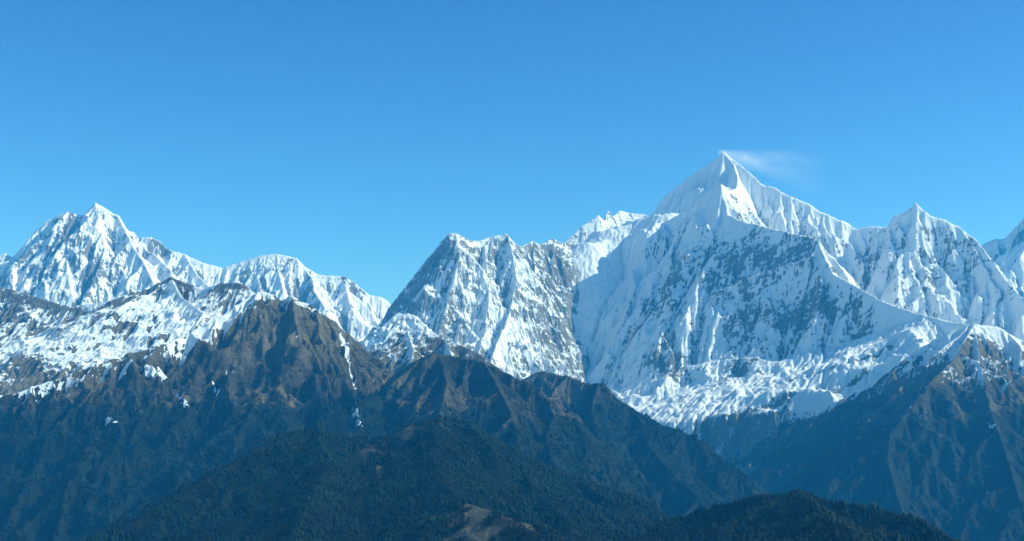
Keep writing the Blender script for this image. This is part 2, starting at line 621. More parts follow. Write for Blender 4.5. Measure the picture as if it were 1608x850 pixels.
# left massif
massif('mountain', 'long white massif at the left with a twin pointed summit and fluted snow walls',
       (-11.0, -1.1, 18.6, 24.0), 13,
       [([(-150, 420, 22), (-60, 395, 22), (-20, 408, 22), (0, 400, 22), (10, 396, 22), (24, 400, 22), (35, 388, 22.1), (50, 370, 22.1), (75, 345, 22.2), (90, 338, 22.2), (107, 330, 22.2), (122, 336, 22.3), (134, 338, 22.3), (143, 325, 22.3),
          (150, 318, 22.3), (165, 325, 22.3), (188, 337, 22.3), (200, 354, 22.3), (215, 370, 22.3), (240, 372, 22.2), (252, 378, 22.2), (270, 393, 22.1), (290, 397, 22.1), (320, 412, 22), (350, 420, 22),
          (372, 412, 22), (390, 407, 22), (412, 400, 22), (435, 398, 22), (465, 402, 22), (475, 415, 22), (500, 431, 22), (540, 433, 22), (560, 445, 22), (580, 462, 22), (600, 466, 22), (640, 470, 22), (700, 480, 22)], 1.35, 1.0, 500),
        ([(188, 337, 22.3), (205, 375, 21.8), (225, 410, 21.4), (240, 440, 21)], 1.3, .9, 300),
        ([(215, 370, 22.3), (245, 400, 21.8), (270, 425, 21.4)], 1.3, .9, 300),
        ([(290, 397, 22.1), (310, 430, 21.6), (330, 450, 21.3)], 1.3, .9, 300),
        ([(400, 404, 22), (405, 430, 21.7), (410, 455, 21.3)], 1.3, .9, 300),
        ([(435, 398, 22), (438, 425, 21.7), (445, 455, 21.3)], 1.3, .9, 300),
        ([(475, 415, 22), (490, 435, 21.7), (492, 455, 21.4), (510, 480, 21)], 1.3, .9, 300),
        ([(540, 433, 22), (545, 455, 21.7), (550, 480, 21.3)], 1.3, .7, 300)],
       M_SNOW, rocky=.35, bed=(.1, .3, 60, 220), spur=520, spurlen=500, keep_k=.76, aspk=.1,
       ribs=[([(107, 332), (85, 365), (55, 392), (20, 425)], 120, 1.4, 1.15, 200),
             ([(134, 340), (139, 356), (125, 372), (100, 392), (88, 412)], 170, 1.5, 1.2, 200),
             ([(150, 320), (155, 352), (160, 385), (164, 402), (150, 440), (140, 470)], 150, 1.4, 1.15, 200)],
       snowpix=[([(110, 345), (105, 380)], 170, -1.0), ([(150, 430), (175, 440)], 130, -.6), ([(60, 440), (80, 430)], 130, -.4), ([(540, 440), (560, 455)], 130, -.6), ([(245, 380), (262, 390)], 80, -.5)],
       snowline=3200, steep0=1.35, steepk=1.0, flute=34, flen=140, rough=75, rlen=450, seed=11, K=.014)

# main massif
MAIN = [
    ([(880, 380, 19.7), (895, 368, 19.8), (915, 350, 19.9), (940, 333, 20), (950, 340, 20.1), (956, 326, 20.3), (963, 335, 20.4), (975, 328, 20.6), (1012, 334, 20.7), (1020, 336, 20.6), (1045, 303, 20.4), (1080, 277, 20.2), (1110, 254, 20.1), (1133, 234, 20.0),
      (1148, 246, 19.9), (1170, 262, 19.7), (1198, 284, 19.5), (1240, 303, 19.2), (1280, 325, 19), (1300, 332, 18.9), (1320, 345, 18.8), (1335, 347, 18.8), (1350, 357, 18.7), (1372, 354, 18.6), (1395, 351, 18.5), (1405, 334, 18.4), (1425, 326, 18.3),
      (1437, 314, 18.3), (1450, 326, 18.2), (1480, 340, 18.1), (1505, 352, 18), (1530, 373, 17.8), (1545, 388, 17.6), (1560, 410, 17.3), (1580, 438, 17), (1608, 470, 16.6), (1660, 500, 16.3), (1730, 540, 16)], 1.7, 1.15, 500),
    ([(1133, 234, 20), (1150, 252, 19.8), (1158, 275, 19.4), (1155, 296, 18.9), (1132, 287, 18.3), (1137, 308, 18.15), (1142, 335, 17.9), (1170, 345, 17.6), (1205, 352, 17.3), (1245, 363, 17.0), (1270, 368, 16.85), (1284, 374, 16.7), (1292, 395, 16.5),
      (1310, 428, 16.2), (1345, 447, 15.9), (1385, 470, 15.5), (1440, 490, 15.1), (1480, 500, 14.8), (1530, 506, 14.4)], 1.7, 1.15, 400),
    ([(1132, 287, 18.3), (1105, 303, 18.5), (1088, 322, 18.65), (1062, 336, 18.85), (1035, 352, 19.0), (1005, 361, 19.2), (985, 374, 19.3), (955, 398, 19.2), (930, 430, 18.9), (895, 480, 18.4), (860, 535, 17.8), (835, 590, 17.2)], 1.7, 1.15, 400),
    ([(1035, 350, 19.0), (1000, 362, 19.7), (960, 352, 20.2)], .6, .5, 500, 350),
]
RIBS = [
    ([(1450, 497), (1390, 522), (1310, 545), (1220, 560), (1130, 568), (1060, 580), (1000, 596), (950, 622)], 25, .62, .45, 500, 1500),
    ([(1170, 347), (1142, 372), (1130, 400), (1126, 430), (1108, 452)], 52, 1.5, 1.25, 150),
    ([(1122, 462), (1118, 490), (1108, 520), (1102, 550)], 82, 1.5, 1.25, 150),
    ([(1284, 376), (1272, 408), (1228, 425), (1160, 448), (1112, 470)], 67, 1.5, 1.25, 150),
    ([(1280, 405), (1288, 440), (1294, 480), (1290, 520)], 67, 1.5, 1.25, 150),
    ([(1050, 515), (1040, 530), (1056, 560), (1030, 590), (1000, 610)], 90, 1.5, 1.25, 150),
    ([(1000, 400), (994, 430), (998, 460), (985, 495), (950, 530), (930, 560)], 82, 1.5, 1.25, 150),
    ([(1085, 330), (1060, 380), (1050, 430)], 45, 1.5, 1.25, 150),
    ([(1345, 450), (1330, 490), (1310, 530)], 52, 1.5, 1.25, 150),
    ([(1437, 318), (1440, 350), (1455, 390), (1480, 425), (1500, 450)], 90, 1.5, 1.25, 150),
    ([(1480, 342), (1490, 380), (1520, 420), (1530, 450)], 67, 1.5, 1.25, 150),
    ([(1505, 354), (1530, 395), (1550, 430), (1570, 465)], 75, 1.5, 1.25, 150),
    ([(1395, 353), (1402, 390), (1430, 430), (1465, 470)], 82, 1.5, 1.25, 150),
    ([(1405, 336), (1420, 370), (1450, 420)], 60, 1.5, 1.25, 150),
    ([(1350, 358), (1365, 400), (1400, 440)], 60, 1.5, 1.25, 150),
    ([(1320, 347), (1335, 385), (1360, 420)], 60, 1.5, 1.25, 150),
    ([(1215, 300), (1225, 320), (1240, 345)], 30, 1.5, 1.25, 150),
    ([(1250, 310), (1268, 335), (1280, 360)], 37, 1.5, 1.25, 150),
    ([(1400, 530), (1330, 558), (1250, 582), (1180, 605), (1110, 640)], 45, .9, .6, 150),
    ([(1330, 580), (1260, 605), (1190, 635), (1140, 665)], 45, .9, .6, 150),
    ([(1240, 570), (1160, 590), (1080, 615), (1040, 640)], 50, .9, .6, 150),
    ([(1420, 545), (1370, 570), (1300, 600), (1230, 630)], 40, .9, .6, 150),
]
massif('mountain', 'great white pyramid peak, highest of all, with a shaded rock face and snow slopes below',
       (-1.0, 13.5, 12.6, 22.0), 13, MAIN, M_SNOW, edge=.07, snowline=2480, snowband=420, steep0=1.35, steepk=.6, flute=13, flen=170, rough=115, seed=21, K=.014, warp=120, ribkids=False,
       calm=[([(1440, 510, 15.1), (1300, 565, 15.1), (1180, 600, 15.0), (1050, 625, 15.1)], 800, .8)], rocky=.44, bed=(-.28, .53, 45, 170), spur=800, spurlen=420, aspk=.2, keep_k=.9, jag=5,
       smooth=[([(950, 408, 18.9), (915, 460, 18.4), (880, 530, 17.8), (850, 592, 17.0)], 620, .95),
               ([(1240, 400, 17.0), (1180, 440, 16.8), (1100, 420, 17.3), (1330, 490, 15.8)], 1000, .8),
               ([(1133, 240, 20), (1090, 290, 19.7), (1150, 270, 19.7)], 450, .9),
               ([(1180, 300, 19.0), (1230, 330, 18.6)], 350, .6), ([(1060, 380, 18.3), (1000, 480, 17.6)], 700, .75),
               ([(1440, 510, 15.1), (1300, 560, 15.2), (1180, 590, 15.2), (1050, 610, 15.3)], 750, .8)],
       snowpatch=[([(950, 408, 18.9), (915, 460, 18.4), (880, 530, 17.8), (850, 592, 17.0)], 520, 1.3),
                  ([(1133, 240, 20), (1090, 290, 19.7), (1150, 270, 19.7)], 500, 1.0),
                  ([(1440, 510, 15.1), (1300, 575, 15.0), (1180, 610, 14.9), (1040, 640, 15.0)], 700, .7)],
       ribs=RIBS, terrace=[(190, 46, -.28, .53), (430, 60, -.22, .5)],
       snowpix=[([(1150, 400), (1250, 400)], 220, -.55), ([(1080, 420), (1000, 520)], 200, -.4), ([(1180, 500), (1290, 470)], 240, -.6),
                ([(1030, 560), (1060, 590)], 120, -.8), ([(1060, 660), (1090, 640)], 90, -.5), ([(1300, 545), (1370, 510)], 120, -.5), ([(1130, 600), (1180, 570)], 70, -.7),
                ([(1420, 520), (1340, 480)], 140, -.6),
                ([(1400, 545), (1320, 575), (1240, 600)], 36, -1.1), ([(1250, 620), (1180, 645), (1120, 675)], 40, -1.2), ([(1190, 585), (1110, 610), (1060, 635)], 34, -1.1), ([(1360, 585), (1290, 615)], 30, -1.0)],
       glacier=[([(1045, 342, 19.5), (1005, 352, 19.7), (955, 368, 19.6), (920, 388, 19.3)], 220, 1.2)])

# rock peak in the middle
massif('mountain', 'pale banded rock peak in the middle with a blunt top and a shaded left wall',
       (-2.6, 2.4, 14.6, 20.6), 9,
       [([(520, 600, 17.2), (560, 560, 17.4), (590, 510, 17.6), (610, 480, 17.7), (640, 445, 17.75), (665, 412, 17.8), (680, 395, 17.8), (692, 380, 17.8), (706, 365, 17.7), (718, 366, 17.7), (735, 376, 17.8), (750, 378, 17.9), (770, 372, 18), (797, 367, 18),
          (806, 380, 18.1), (818, 387, 18.2), (835, 378, 18.4), (848, 384, 18.6), (868, 373, 18.8), (882, 381, 19.0), (900, 377, 19.2), (910, 392, 19.3)], 1.7, 1.5, 400),
        ([(716, 366, 17.7), (722, 400, 17.45), (713, 440, 17.1), (702, 480, 16.8), (690, 520, 16.5), (680, 555, 16.2)], 1.5, 1.0, 400),
        ([(797, 367, 18), (806, 400, 17.7), (812, 440, 17.35), (800, 490, 16.9), (782, 530, 16.5), (770, 570, 16.1)], 1.7, 1.5, 300),
        ([(760, 374, 18), (765, 420, 17.5), (768, 470, 17), (760, 520, 16.6), (750, 560, 16.2)], 1.4, 1.1, 300),
        ([(835, 378, 18.4), (840, 420, 18.05), (838, 455, 17.75)], 1.9, 1.75, 200),
        ([(868, 373, 18.8), (868, 405, 18.5), (860, 440, 18.2)], 1.9, 1.75, 200),
        ([(900, 377, 19.2), (894, 405, 19.0), (882, 428, 18.8)], 1.9, 1.75, 200),
        ([(590, 520, 16.5), (622, 491, 16.4), (650, 493, 16.3), (685, 525, 16.1), (720, 560, 15.9)], 1.0, .8, 300)],
       M_CRAG, rocky=.32, bed=(.22, .1, 35, 260), spur=420, spurlen=400, keep_k=.74, terrace=[(95, 34, .1, .05), (230, 40, .22, .1)],
       snowpix=[([(690, 400), (660, 440), (640, 480)], 160, -.7), ([(860, 400), (880, 420)], 120, -.5), ([(740, 480), (780, 540), (790, 565)], 330, .45), ([(830, 430), (830, 480), (810, 540)], 300, .45)], snowline=2650, steep0=1.35, steepk=0.9, flute=26, flen=130, rough=85, rlen=350, seed=31, K=.010, talus=2.4, jag=12, warp=80)

# snowy middle ridge at the left
massif('mountain', 'lower snow slopes with dark crags below the left massif',
       (-7.2, 0.2, 10.6, 15.8), 9,
       [([(-150, 440, 14.6), (-60, 445, 14.6), (0, 450, 14.5), (30, 457, 14.4), (60, 467, 14.2), (110, 481, 14), (150, 475, 13.9), (200, 468, 13.8), (235, 452, 13.7), (268, 433, 13.5), (290, 443, 13.4), (320, 453, 13.3), (345, 444, 13.2), (380, 443, 13.1), (395, 456, 13), (430, 475, 13), (480, 500, 13), (560, 545, 13)], 1.0, .45, 250),
        ([(268, 433, 13.5), (285, 465, 13.1), (320, 490, 12.6), (300, 520, 12.2)], .8, .45, 200),
        ([(110, 481, 14), (90, 515, 13.5), (60, 545, 13), (20, 575, 12.5), (-20, 600, 12)], .8, .45, 200),
        ([(200, 468, 13.8), (190, 500, 13.3), (150, 530, 12.8), (110, 560, 12.3), (60, 600, 11.8)], .7, .45, 200),
        ([(0, 450, 14.5), (-20, 500, 13.8), (-60, 550, 13)], .8, .45, 200)],
       M_SLOPE, spur=600, spurlen=500, keep_k=.86,
       smooth=[([(30, 500, 13.6), (150, 520, 13.2), (300, 480, 13.0), (200, 540, 12.6)], 900, .5)],
       snowpix=[([(0, 458), (60, 475), (120, 488), (160, 482), (200, 474), (240, 456)], 70, -1.5), ([(255, 440), (275, 440), (300, 448)], 40, -1.3), ([(340, 452), (380, 452)], 70, -1.4),
                ([(10, 490), (60, 520)], 90, -1.0), ([(30, 570), (80, 600), (20, 610)], 90, -1.2), ([(180, 520), (205, 513)], 35, -1.6), ([(120, 500), (180, 500)], 40, -.8), ([(290, 470), (320, 490)], 40, -.9), ([(230, 470), (290, 500), (200, 540)], 130, .6)],
       snowline=2800, steep0=.85, steepk=1.35, flute=8, flen=120, rough=40, rlen=380, seed=41, K=.02, jag=4, edge=.08)

# brown mountain
_, GB = massif('mountain', 'brown craggy mountain in the left foreground with snow in its gullies',
       (-5.2, 0.6, 6.2, 11.4), 7,
       [([(-150, 650, 8.9), (-80, 640, 9), (0, 624, 9), (50, 606, 9.1), (100, 589, 9.2), (150, 572, 9.3), (200, 556, 9.4), (250, 540, 9.5), (300, 520, 9.7), (340, 500, 9.8), (370, 478, 9.9), (395, 462, 10), (410, 457, 10), (432, 462, 10), (440, 472, 10), (455, 463, 10), (478, 473, 10), (500, 486, 10), (520, 500, 10), (548, 524, 10.1), (580, 550, 10.2), (610, 580, 10.3)], 1.3, .75, 250)],
       M_BROWN, ribs=[
             ([(405, 460), (396, 495), (372, 525), (350, 560), (352, 600), (330, 640)], 70, 1.1, .8, 120),
             ([(426, 464), (418, 500), (428, 540), (415, 590), (425, 630)], 55, 1.1, .8, 120),
             ([(456, 466), (462, 505), (474, 535), (486, 565), (512, 615), (530, 655)], 110, 1.2, .85, 120),
             ([(496, 488), (500, 525), (512, 560), (535, 610), (560, 655), (565, 690)], 105, 1.2, .85, 120),
             ([(548, 526), (546, 560), (558, 600), (572, 640)], 80, 1.2, .85, 120),
             ([(300, 522), (312, 550), (292, 585), (300, 625), (280, 660)], 80, 1.1, .8, 120),
             ([(340, 502), (335, 530), (345, 555)], 50, 1.1, .8, 120),
             ([(248, 542), (236, 572), (258, 602), (250, 640)], 65, 1.1, .8, 120),
             ([(200, 558), (212, 600), (190, 640), (202, 690), (196, 740), (204, 800)], 110, 1.1, .75, 150),
             ([(150, 575), (132, 605), (118, 650), (60, 700), (40, 760)], 75, 1.1, .8, 120),
             ([(50, 608), (42, 650), (10, 700)], 70, 1.1, .8, 120),
             ([(455, 640), (440, 655), (390, 680), (330, 725), (285, 765)], 130, .9, .7, 200),
             ([(130, 700), (150, 745), (110, 800)], 90, .9, .7, 150)],
       snowpix=[([(70, 595), (110, 580), (200, 549), (300, 513), (372, 480)], 160, 2.0), ([(30, 625), (80, 610), (140, 592), (210, 570)], 45, 1.3), ([(240, 560), (300, 535), (350, 505)], 70, 1.6), ([(395, 466), (440, 478), (480, 480), (520, 505)], 70, 1.0), ([(480, 560), (400, 550)], 90, .5),
                ([(478, 530), (488, 545), (492, 565)], 34, 1.1), ([(466, 540), (470, 560)], 22, .9), ([(415, 545), (440, 560)], 40, .6), ([(540, 535), (548, 570), (556, 610)], 28, 3.2), ([(552, 645), (562, 660), (570, 672)], 36, 3.2),
                ([(276, 622), (284, 630), (292, 637)], 28, 3.2), ([(244, 586), (256, 594)], 18, 3.2), ([(168, 661), (180, 662)], 15, 3.2), ([(355, 580), (366, 600)], 13, 3.2), ([(232, 575), (240, 580)], 13, 3.2), ([(335, 600), (345, 615), (340, 625)], 11, 3.2),
                ([(20, 600), (90, 590)], 60, .7)],
       terrace=[(85, 26, .35, .25)],
       spur=300, spurlen=300, aspk=1.0, snowline=3480, snowband=260, steep0=1.0, steepk=.8, grassline=3500, woodline=2720, flute=15, flen=90, rough=110, rlen=300, seed=51, K=.010, warp=80, jag=13)

# dusted ridge and dark ridges in the middle
massif('mountain', 'dark ridge dusted with snow in front of the middle rock peak',
       (-1.7, 1.0, 9.2, 12.8), 7,
       [([(540, 610, 12), (575, 575, 11.9), (600, 545, 11.8), (620, 522, 11.6), (640, 517, 11.6), (665, 520, 11.5), (700, 533, 11.4), (735, 546, 11.3), (765, 563, 11.2), (800, 590, 11.1), (840, 620, 11)], 1.1, .7, 200),
        ([(640, 517, 11.6), (650, 550, 11.2), (640, 590, 10.7)], 1.1, .7, 200),
        ([(700, 533, 11.4), (715, 570, 10.9), (720, 610, 10.5)], 1.1, .7, 200)],
       M_BROWN, spur=350, spurlen=400, aspk=.9, snowline=3020, snowband=250, steep0=.85, steepk=1., grassline=3300, woodline=2600, flute=16, flen=70, rough=50, rlen=260, seed=61, K=.012, warp=60, jag=9)

_, GH = massif('mountain', 'dark brown ridge with shaded hollows in the middle foreground',
       (-1.7, 1.2, 6.9, 10.8), 7,
       [([(560, 625, 9.9), (600, 600, 9.8), (640, 573, 9.7), (680, 552, 9.6), (700, 556, 9.6), (725, 560, 9.6), (760, 567, 9.5), (800, 588, 9.4), (835, 602, 9.3), (860, 625, 9.2), (870, 650, 9), (858, 690, 8.7), (866, 720, 8.4), (885, 750, 8.1), (910, 790, 7.8)], 1.2, .75, 200),
        ([(690, 555, 9.6), (702, 600, 9.2), (692, 645, 8.8), (715, 690, 8.4)], 1.1, .8, 150),
        ([(760, 567, 9.5), (790, 620, 9.0), (808, 660, 8.7), (818, 705, 8.3)], 1.1, .8, 150)],
       M_BROWN, spur=350, spurlen=400, aspk=.9, snowline=3420, snowband=250, steep0=.9, steepk=.8, grassline=3500, woodline=2740, flute=22, flen=80, rough=60, rlen=300, seed=71, K=.012, warp=60, jag=9)

_, GI = massif('mountain', 'dark wooded ridge falling to the right in front of the snow slopes',
       (-0.4, 2.9, 8.2, 12.4), 8,
       [([(780, 620, 11.6), (825, 592, 11.5), (850, 581, 11.4), (870, 586, 11.3), (895, 590, 11.2), (925, 603, 11.1), (947, 600, 11), (970, 624, 10.9), (1000, 645, 10.8), (1040, 666, 10.7), (1075, 678, 10.6), (1100, 690, 10.5), (1130, 714, 10.4), (1170, 747, 10.3), (1205, 775, 10.2), (1240, 810, 10.1)], 1.1, .75, 200),
        ([(940, 602, 11), (928, 640, 10.6), (942, 690, 10.2), (970, 740, 9.8), (1000, 785, 9.4)], 1.1, .8, 150),
        ([(1000, 645, 10.8), (1020, 700, 10.3), (1065, 750, 9.8), (1110, 795, 9.4)], 1.0, .75, 150)],
       M_BROWN, spur=350, spurlen=400, aspk=.9, snowline=3150, snowband=250, steep0=.8, steepk=1., grassline=3500, woodline=2790, flute=22, flen=90, rough=50, rlen=300, seed=81, K=.012, warp=60, jag=9)

# right shoulder
massif('mountain', 'brown shoulder at the right edge with snow on top and dark forest slopes below',
       (1.6, 7.2, 8.6, 17.0), 11,
       [([(1040, 730, 15.2), (1100, 704, 14.9), (1200, 674, 14.45), (1290, 642, 14.0), (1380, 592, 13.6), (1440, 548, 13.25), (1490, 521, 13), (1530, 507, 12.9), (1570, 514, 12.9), (1608, 535, 12.8), (1680, 560, 12.7), (1760, 600, 12.6)], 1.0, .7, 250),
        ([(1530, 507, 12.9), (1500, 560, 12.3), (1460, 600, 11.9), (1428, 640, 11.6), (1398, 680, 11.3), (1392, 720, 11.0), (1410, 780, 10.5), (1430, 850, 10.0)], 1.1, .75, 150),
        ([(1530, 507, 12.9), (1540, 570, 12.2), (1555, 640, 11.5), (1580, 710, 10.8), (1600, 780, 10.2)], 1.0, .7, 150),
        ([(1608, 535, 12.8), (1625, 600, 12), (1650, 680, 11.2)], 1.0, .7, 150)],
       M_BROWN, spur=350, spurlen=400, aspk=1.3, snowline=3080, snowband=350, steep0=.95,
       snowpix=[([(1110, 700), (1200, 672), (1290, 640), (1380, 592), (1440, 552)], 130, 1.4), ([(1490, 530), (1560, 520), (1608, 545)], 220, .9), ([(1490, 590), (1540, 590)], 90, .8), ([(1410, 660), (1440, 650)], 60, .7), ([(1550, 665), (1570, 675)], 10, 2.)], terrace=[(110, 22, .3, .3)], steepk=1., grassline=3300, woodline=2650, flute=24, flen=100, rough=95, rlen=350, seed=91, K=.012, warp=80, jag=12)

# ------------------------------------------------------------------ near wooded hills
h1, G1 = massif('hill', 'nearer hill wholly covered in dark forest below the brown mountain',
       (-2.6, 1.5, 3.4, 7.8), 8,
       [([(60, 900, 5.5), (150, 855, 5.7), (240, 800, 5.9), (300, 765, 6.05), (350, 735, 6.2), (400, 705, 6.3), (450, 682, 6.45), (500, 674, 6.6), (560, 688, 6.7), (600, 690, 6.7), (640, 668, 6.8), (690, 655, 6.8), (740, 665, 6.8), (800, 702, 6.8), (850, 737, 6.8), (900, 762, 6.8), (960, 790, 6.8), (1010, 803, 6.8), (1080, 818, 6.9)], .75, .5, 250),
        ([(690, 655, 6.8), (680, 720, 6.1), (705, 780, 5.4), (735, 790, 5.0), (780, 805, 4.8), (840, 835, 4.6)], .6, .45, 200),
        ([(500, 674, 6.6), (510, 740, 5.9), (480, 800, 5.3), (460, 850, 4.9)], .6, .45, 200),
        ([(800, 702, 6.8), (840, 770, 6.1), (900, 830, 5.5)], .6, .45, 200)],
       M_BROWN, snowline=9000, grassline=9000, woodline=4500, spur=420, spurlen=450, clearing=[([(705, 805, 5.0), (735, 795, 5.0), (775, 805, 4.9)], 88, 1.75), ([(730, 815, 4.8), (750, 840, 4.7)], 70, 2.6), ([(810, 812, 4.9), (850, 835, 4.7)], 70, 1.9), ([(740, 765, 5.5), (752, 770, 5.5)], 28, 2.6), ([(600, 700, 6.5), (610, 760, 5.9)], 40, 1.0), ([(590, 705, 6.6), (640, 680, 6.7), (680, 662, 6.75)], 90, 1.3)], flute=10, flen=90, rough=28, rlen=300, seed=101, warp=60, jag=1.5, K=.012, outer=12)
h2, G2 = massif('hill', 'rounded wooded hill at the bottom right, nearest of all',
       (-0.2, 2.7, 2.6, 6.4), 8,
       [([(960, 875, 5.7), (1000, 850, 5.6), (1060, 814, 5.4), (1110, 800, 5.3), (1160, 787, 5.2), (1200, 779, 5.1), (1250, 773, 5), (1300, 785, 4.9), (1350, 797, 4.8), (1400, 803, 4.7), (1440, 820, 4.6), (1480, 842, 4.5), (1530, 870, 4.4), (1600, 910, 4.3)], .7, .45, 250),
        ([(1250, 773, 5), (1290, 805, 4.4), (1340, 850, 3.8)], .6, .45, 200)],
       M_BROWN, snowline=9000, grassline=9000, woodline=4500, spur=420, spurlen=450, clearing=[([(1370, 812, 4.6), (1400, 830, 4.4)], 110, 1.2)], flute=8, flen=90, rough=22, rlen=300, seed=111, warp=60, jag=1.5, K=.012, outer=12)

# ------------------------------------------------------------------ trees
def leaf_material():
    t = NT('dark_foliage')
    n = t.noise(1 / 40.0, 3, 0.6)
    a = t.attr('tone')
    f = t.math('MULTIPLY', t.math('ADD', n, a), 0.5)
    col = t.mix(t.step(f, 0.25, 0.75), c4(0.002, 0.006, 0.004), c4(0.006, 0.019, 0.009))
    p = t.n('ShaderNodeBsdfPrincipled')
    t.link(col, p.inputs['Base Color'])
    p.inputs['Roughness'].default_value = 0.8
    p.inputs['Specular IOR Level'].default_value = 0.1
    o = t.n('ShaderNodeOutputMaterial')
    t.link(p.outputs[0], o.inputs[0])
    return t.m


def bark_material():
    t = NT('grey_bark')
    col = t.mix(t.noise(1.5, 3), c4(0.05, 0.04, 0.03), c4(0.10, 0.08, 0.06))
    p = t.n('ShaderNodeBsdfPrincipled')
    t.link(col, p.inputs['Base Color'])
    p.inputs['Roughness'].default_value = 0.9
    o = t.n('ShaderNodeOutputMaterial')
    t.link(p.outputs[0], o.inputs[0])
    return t.m


M_LEAF, M_BARK = leaf_material(), bark_material()
trng = np.random.RandomState(9)


def crown_template(rng, conifer):
    rings = [(0.12, 0.55), (0.32, 1.0), (0.60, 0.72), (0.84, 0.36)] if conifer else [(0.18, 0.6), (0.42, 1.0), (0.70, 0.9), (0.90, 0.5)]
    n = 6
    V = []
    for (z, r) in rings:
        for k in range(n):
            a = 2 * math.pi * (k + rng.uniform(-.3, .3)) / n
            rr = r * rng.uniform(.65, 1.25)
            V.append((math.cos(a) * rr, math.sin(a) * rr, z + rng.uniform(-.06, .06)))
    V.append((0, 0, 1.0 + rng.uniform(-.05, .08)))
    T = []
    for i in range(len(rings) - 1):
        for k in range(n):
            a, b = i * n + k, i * n + (k + 1) % n
            T += [(a, b, b + n), (a, b + n, a + n)]
    i = (len(rings) - 1) * n
    T += [(i + k, i + (k + 1) % n, len(V) - 1) for k in range(n)]
    return np.array(V, np.float32), np.array(T, np.int32)


def sample(G, xs, ys):
    j = np.clip(((xs - G[0][0]) / (G[0][1] - G[0][0])), 0, len(G[0]) - 2.001)
    i = np.clip(((ys - G[1][0]) / (G[1][1] - G[1][0])), 0, len(G[1]) - 2.001)
    j0, i0 = j.astype(int), i.astype(int)
    fj, fi = j - j0, i - i0
    out = []
    for A in (G[2], G[3]):
        out.append(A[i0, j0] * (1 - fi) * (1 - fj) + A[i0 + 1, j0] * fi * (1 - fj) + A[i0, j0 + 1] * (1 - fi) * fj + A[i0 + 1, j0 + 1] * fi * fj)
    return out


def tree_spots(G, other, space, thr=0.30):
    xs = np.arange(G[0][0], G[0][-1], space)
    ys = np.arange(G[1][0], G[1][-1], space)
    X, Y = np.meshgrid(xs, ys)
    X = (X + trng.uniform(-.5, .5, X.shape) * space).ravel()
    Y = (Y + trng.uniform(-.5, .5, Y.shape) * space).ravel()
    Z, wd = sample(G, X, Y)
    px, py = pix(X, Y, Z)
    Zf, _ = sample(G, X, Y - 25)
    Zo, _ = sample(other, X, Y)
    inside = (X > other[0][0]) & (X < other[0][-1]) & (Y > other[1][0]) & (Y < other[1][-1])
    patch = fbm(X / 70, Y / 70, 3, 140)
    ok = (px > -160) & (px < 1770) & (py < 900) & (Z > 1300) & (wd + patch * 1.1 > thr) & ~(inside & (Zo > Z))
    # skip the slopes that turn away beyond the crest
    away = (Z - Zf) / 25.0 < -0.25
    ok &= ~away
    return X[ok], Y[ok], Z[ok], px[ok], py[ok], wd[ok]


def build_forest(name, spots, label):
    X, Y, Z = spots
    N = len(X)
    Vs, Ts, Tone = [], [], []
    kinds = [crown_template(trng, k % 3 != 0) for k in range(9)]
    which = trng.randint(0, 9, N)
    sz = np.clip(1 + 0.9 * fbm(X / 160, Y / 160, 3, 160), 0.55, 1.6)
    hgt = sz * trng.uniform(9, 21, N) * np.where(trng.rand(N) < .08, 1.3, 1.0)
    rad = hgt * trng.uniform(.26, .42, N)
    rot = trng.uniform(0, 6.28, N)
    off = 0
    for k, (V, T) in enumerate(kinds):
        m = which == k
        n = m.sum()
        if not n:
            continue
        c, s_ = np.cos(rot[m])[:, None], np.sin(rot[m])[:, None]
        x = (V[None, :, 0] * c - V[None, :, 1] * s_) * rad[m][:, None] + X[m][:, None]
        y = (V[None, :, 0] * s_ + V[None, :, 1] * c) * rad[m][:, None] + Y[m][:, None]
        z = V[None, :, 2] * hgt[m][:, None] + Z[m][:, None] - 1.5
        Vs.append(np.stack([x, y, z], -1).reshape(-1, 3))
        Ts.append((T[None] + (np.arange(n) * len(V))[:, None, None] + off).reshape(-1, 3))
        tn = np.clip(0.35 * trng.rand(n) + 0.35 + 0.9 * fbm(X[m] / 220, Y[m] / 220, 3, 170) + 0.25 * (trng.rand(n) < .1), 0, 1.3)
        Tone.append(np.repeat(tn, len(V)))
        off += n * len(V)
    V = np.concatenate(Vs).astype(np.float32)
    T = np.concatenate(Ts).astype(np.int32)
    me = bpy.data.meshes.new(name)
    me.vertices.add(len(V)); me.vertices.foreach_set('co', V.ravel())
    me.loops.add(T.size); me.loops.foreach_set('vertex_index', T.ravel())
    me.polygons.add(len(T)); me.polygons.foreach_set('loop_start', np.arange(0, T.size, 3, dtype=np.int32))
    me.update(calc_edges=True)
    at = me.attributes.new('tone', 'FLOAT', 'POINT')
    at.data.foreach_set('value', np.concatenate(Tone).astype(np.float32))
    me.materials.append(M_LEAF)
    o = bpy.data.objects.new(name, me)
    COL.objects.link(o)
    tag(o, label, 'forest', 'stuff')
    print('DBG', name, N, 'trees', len(T))


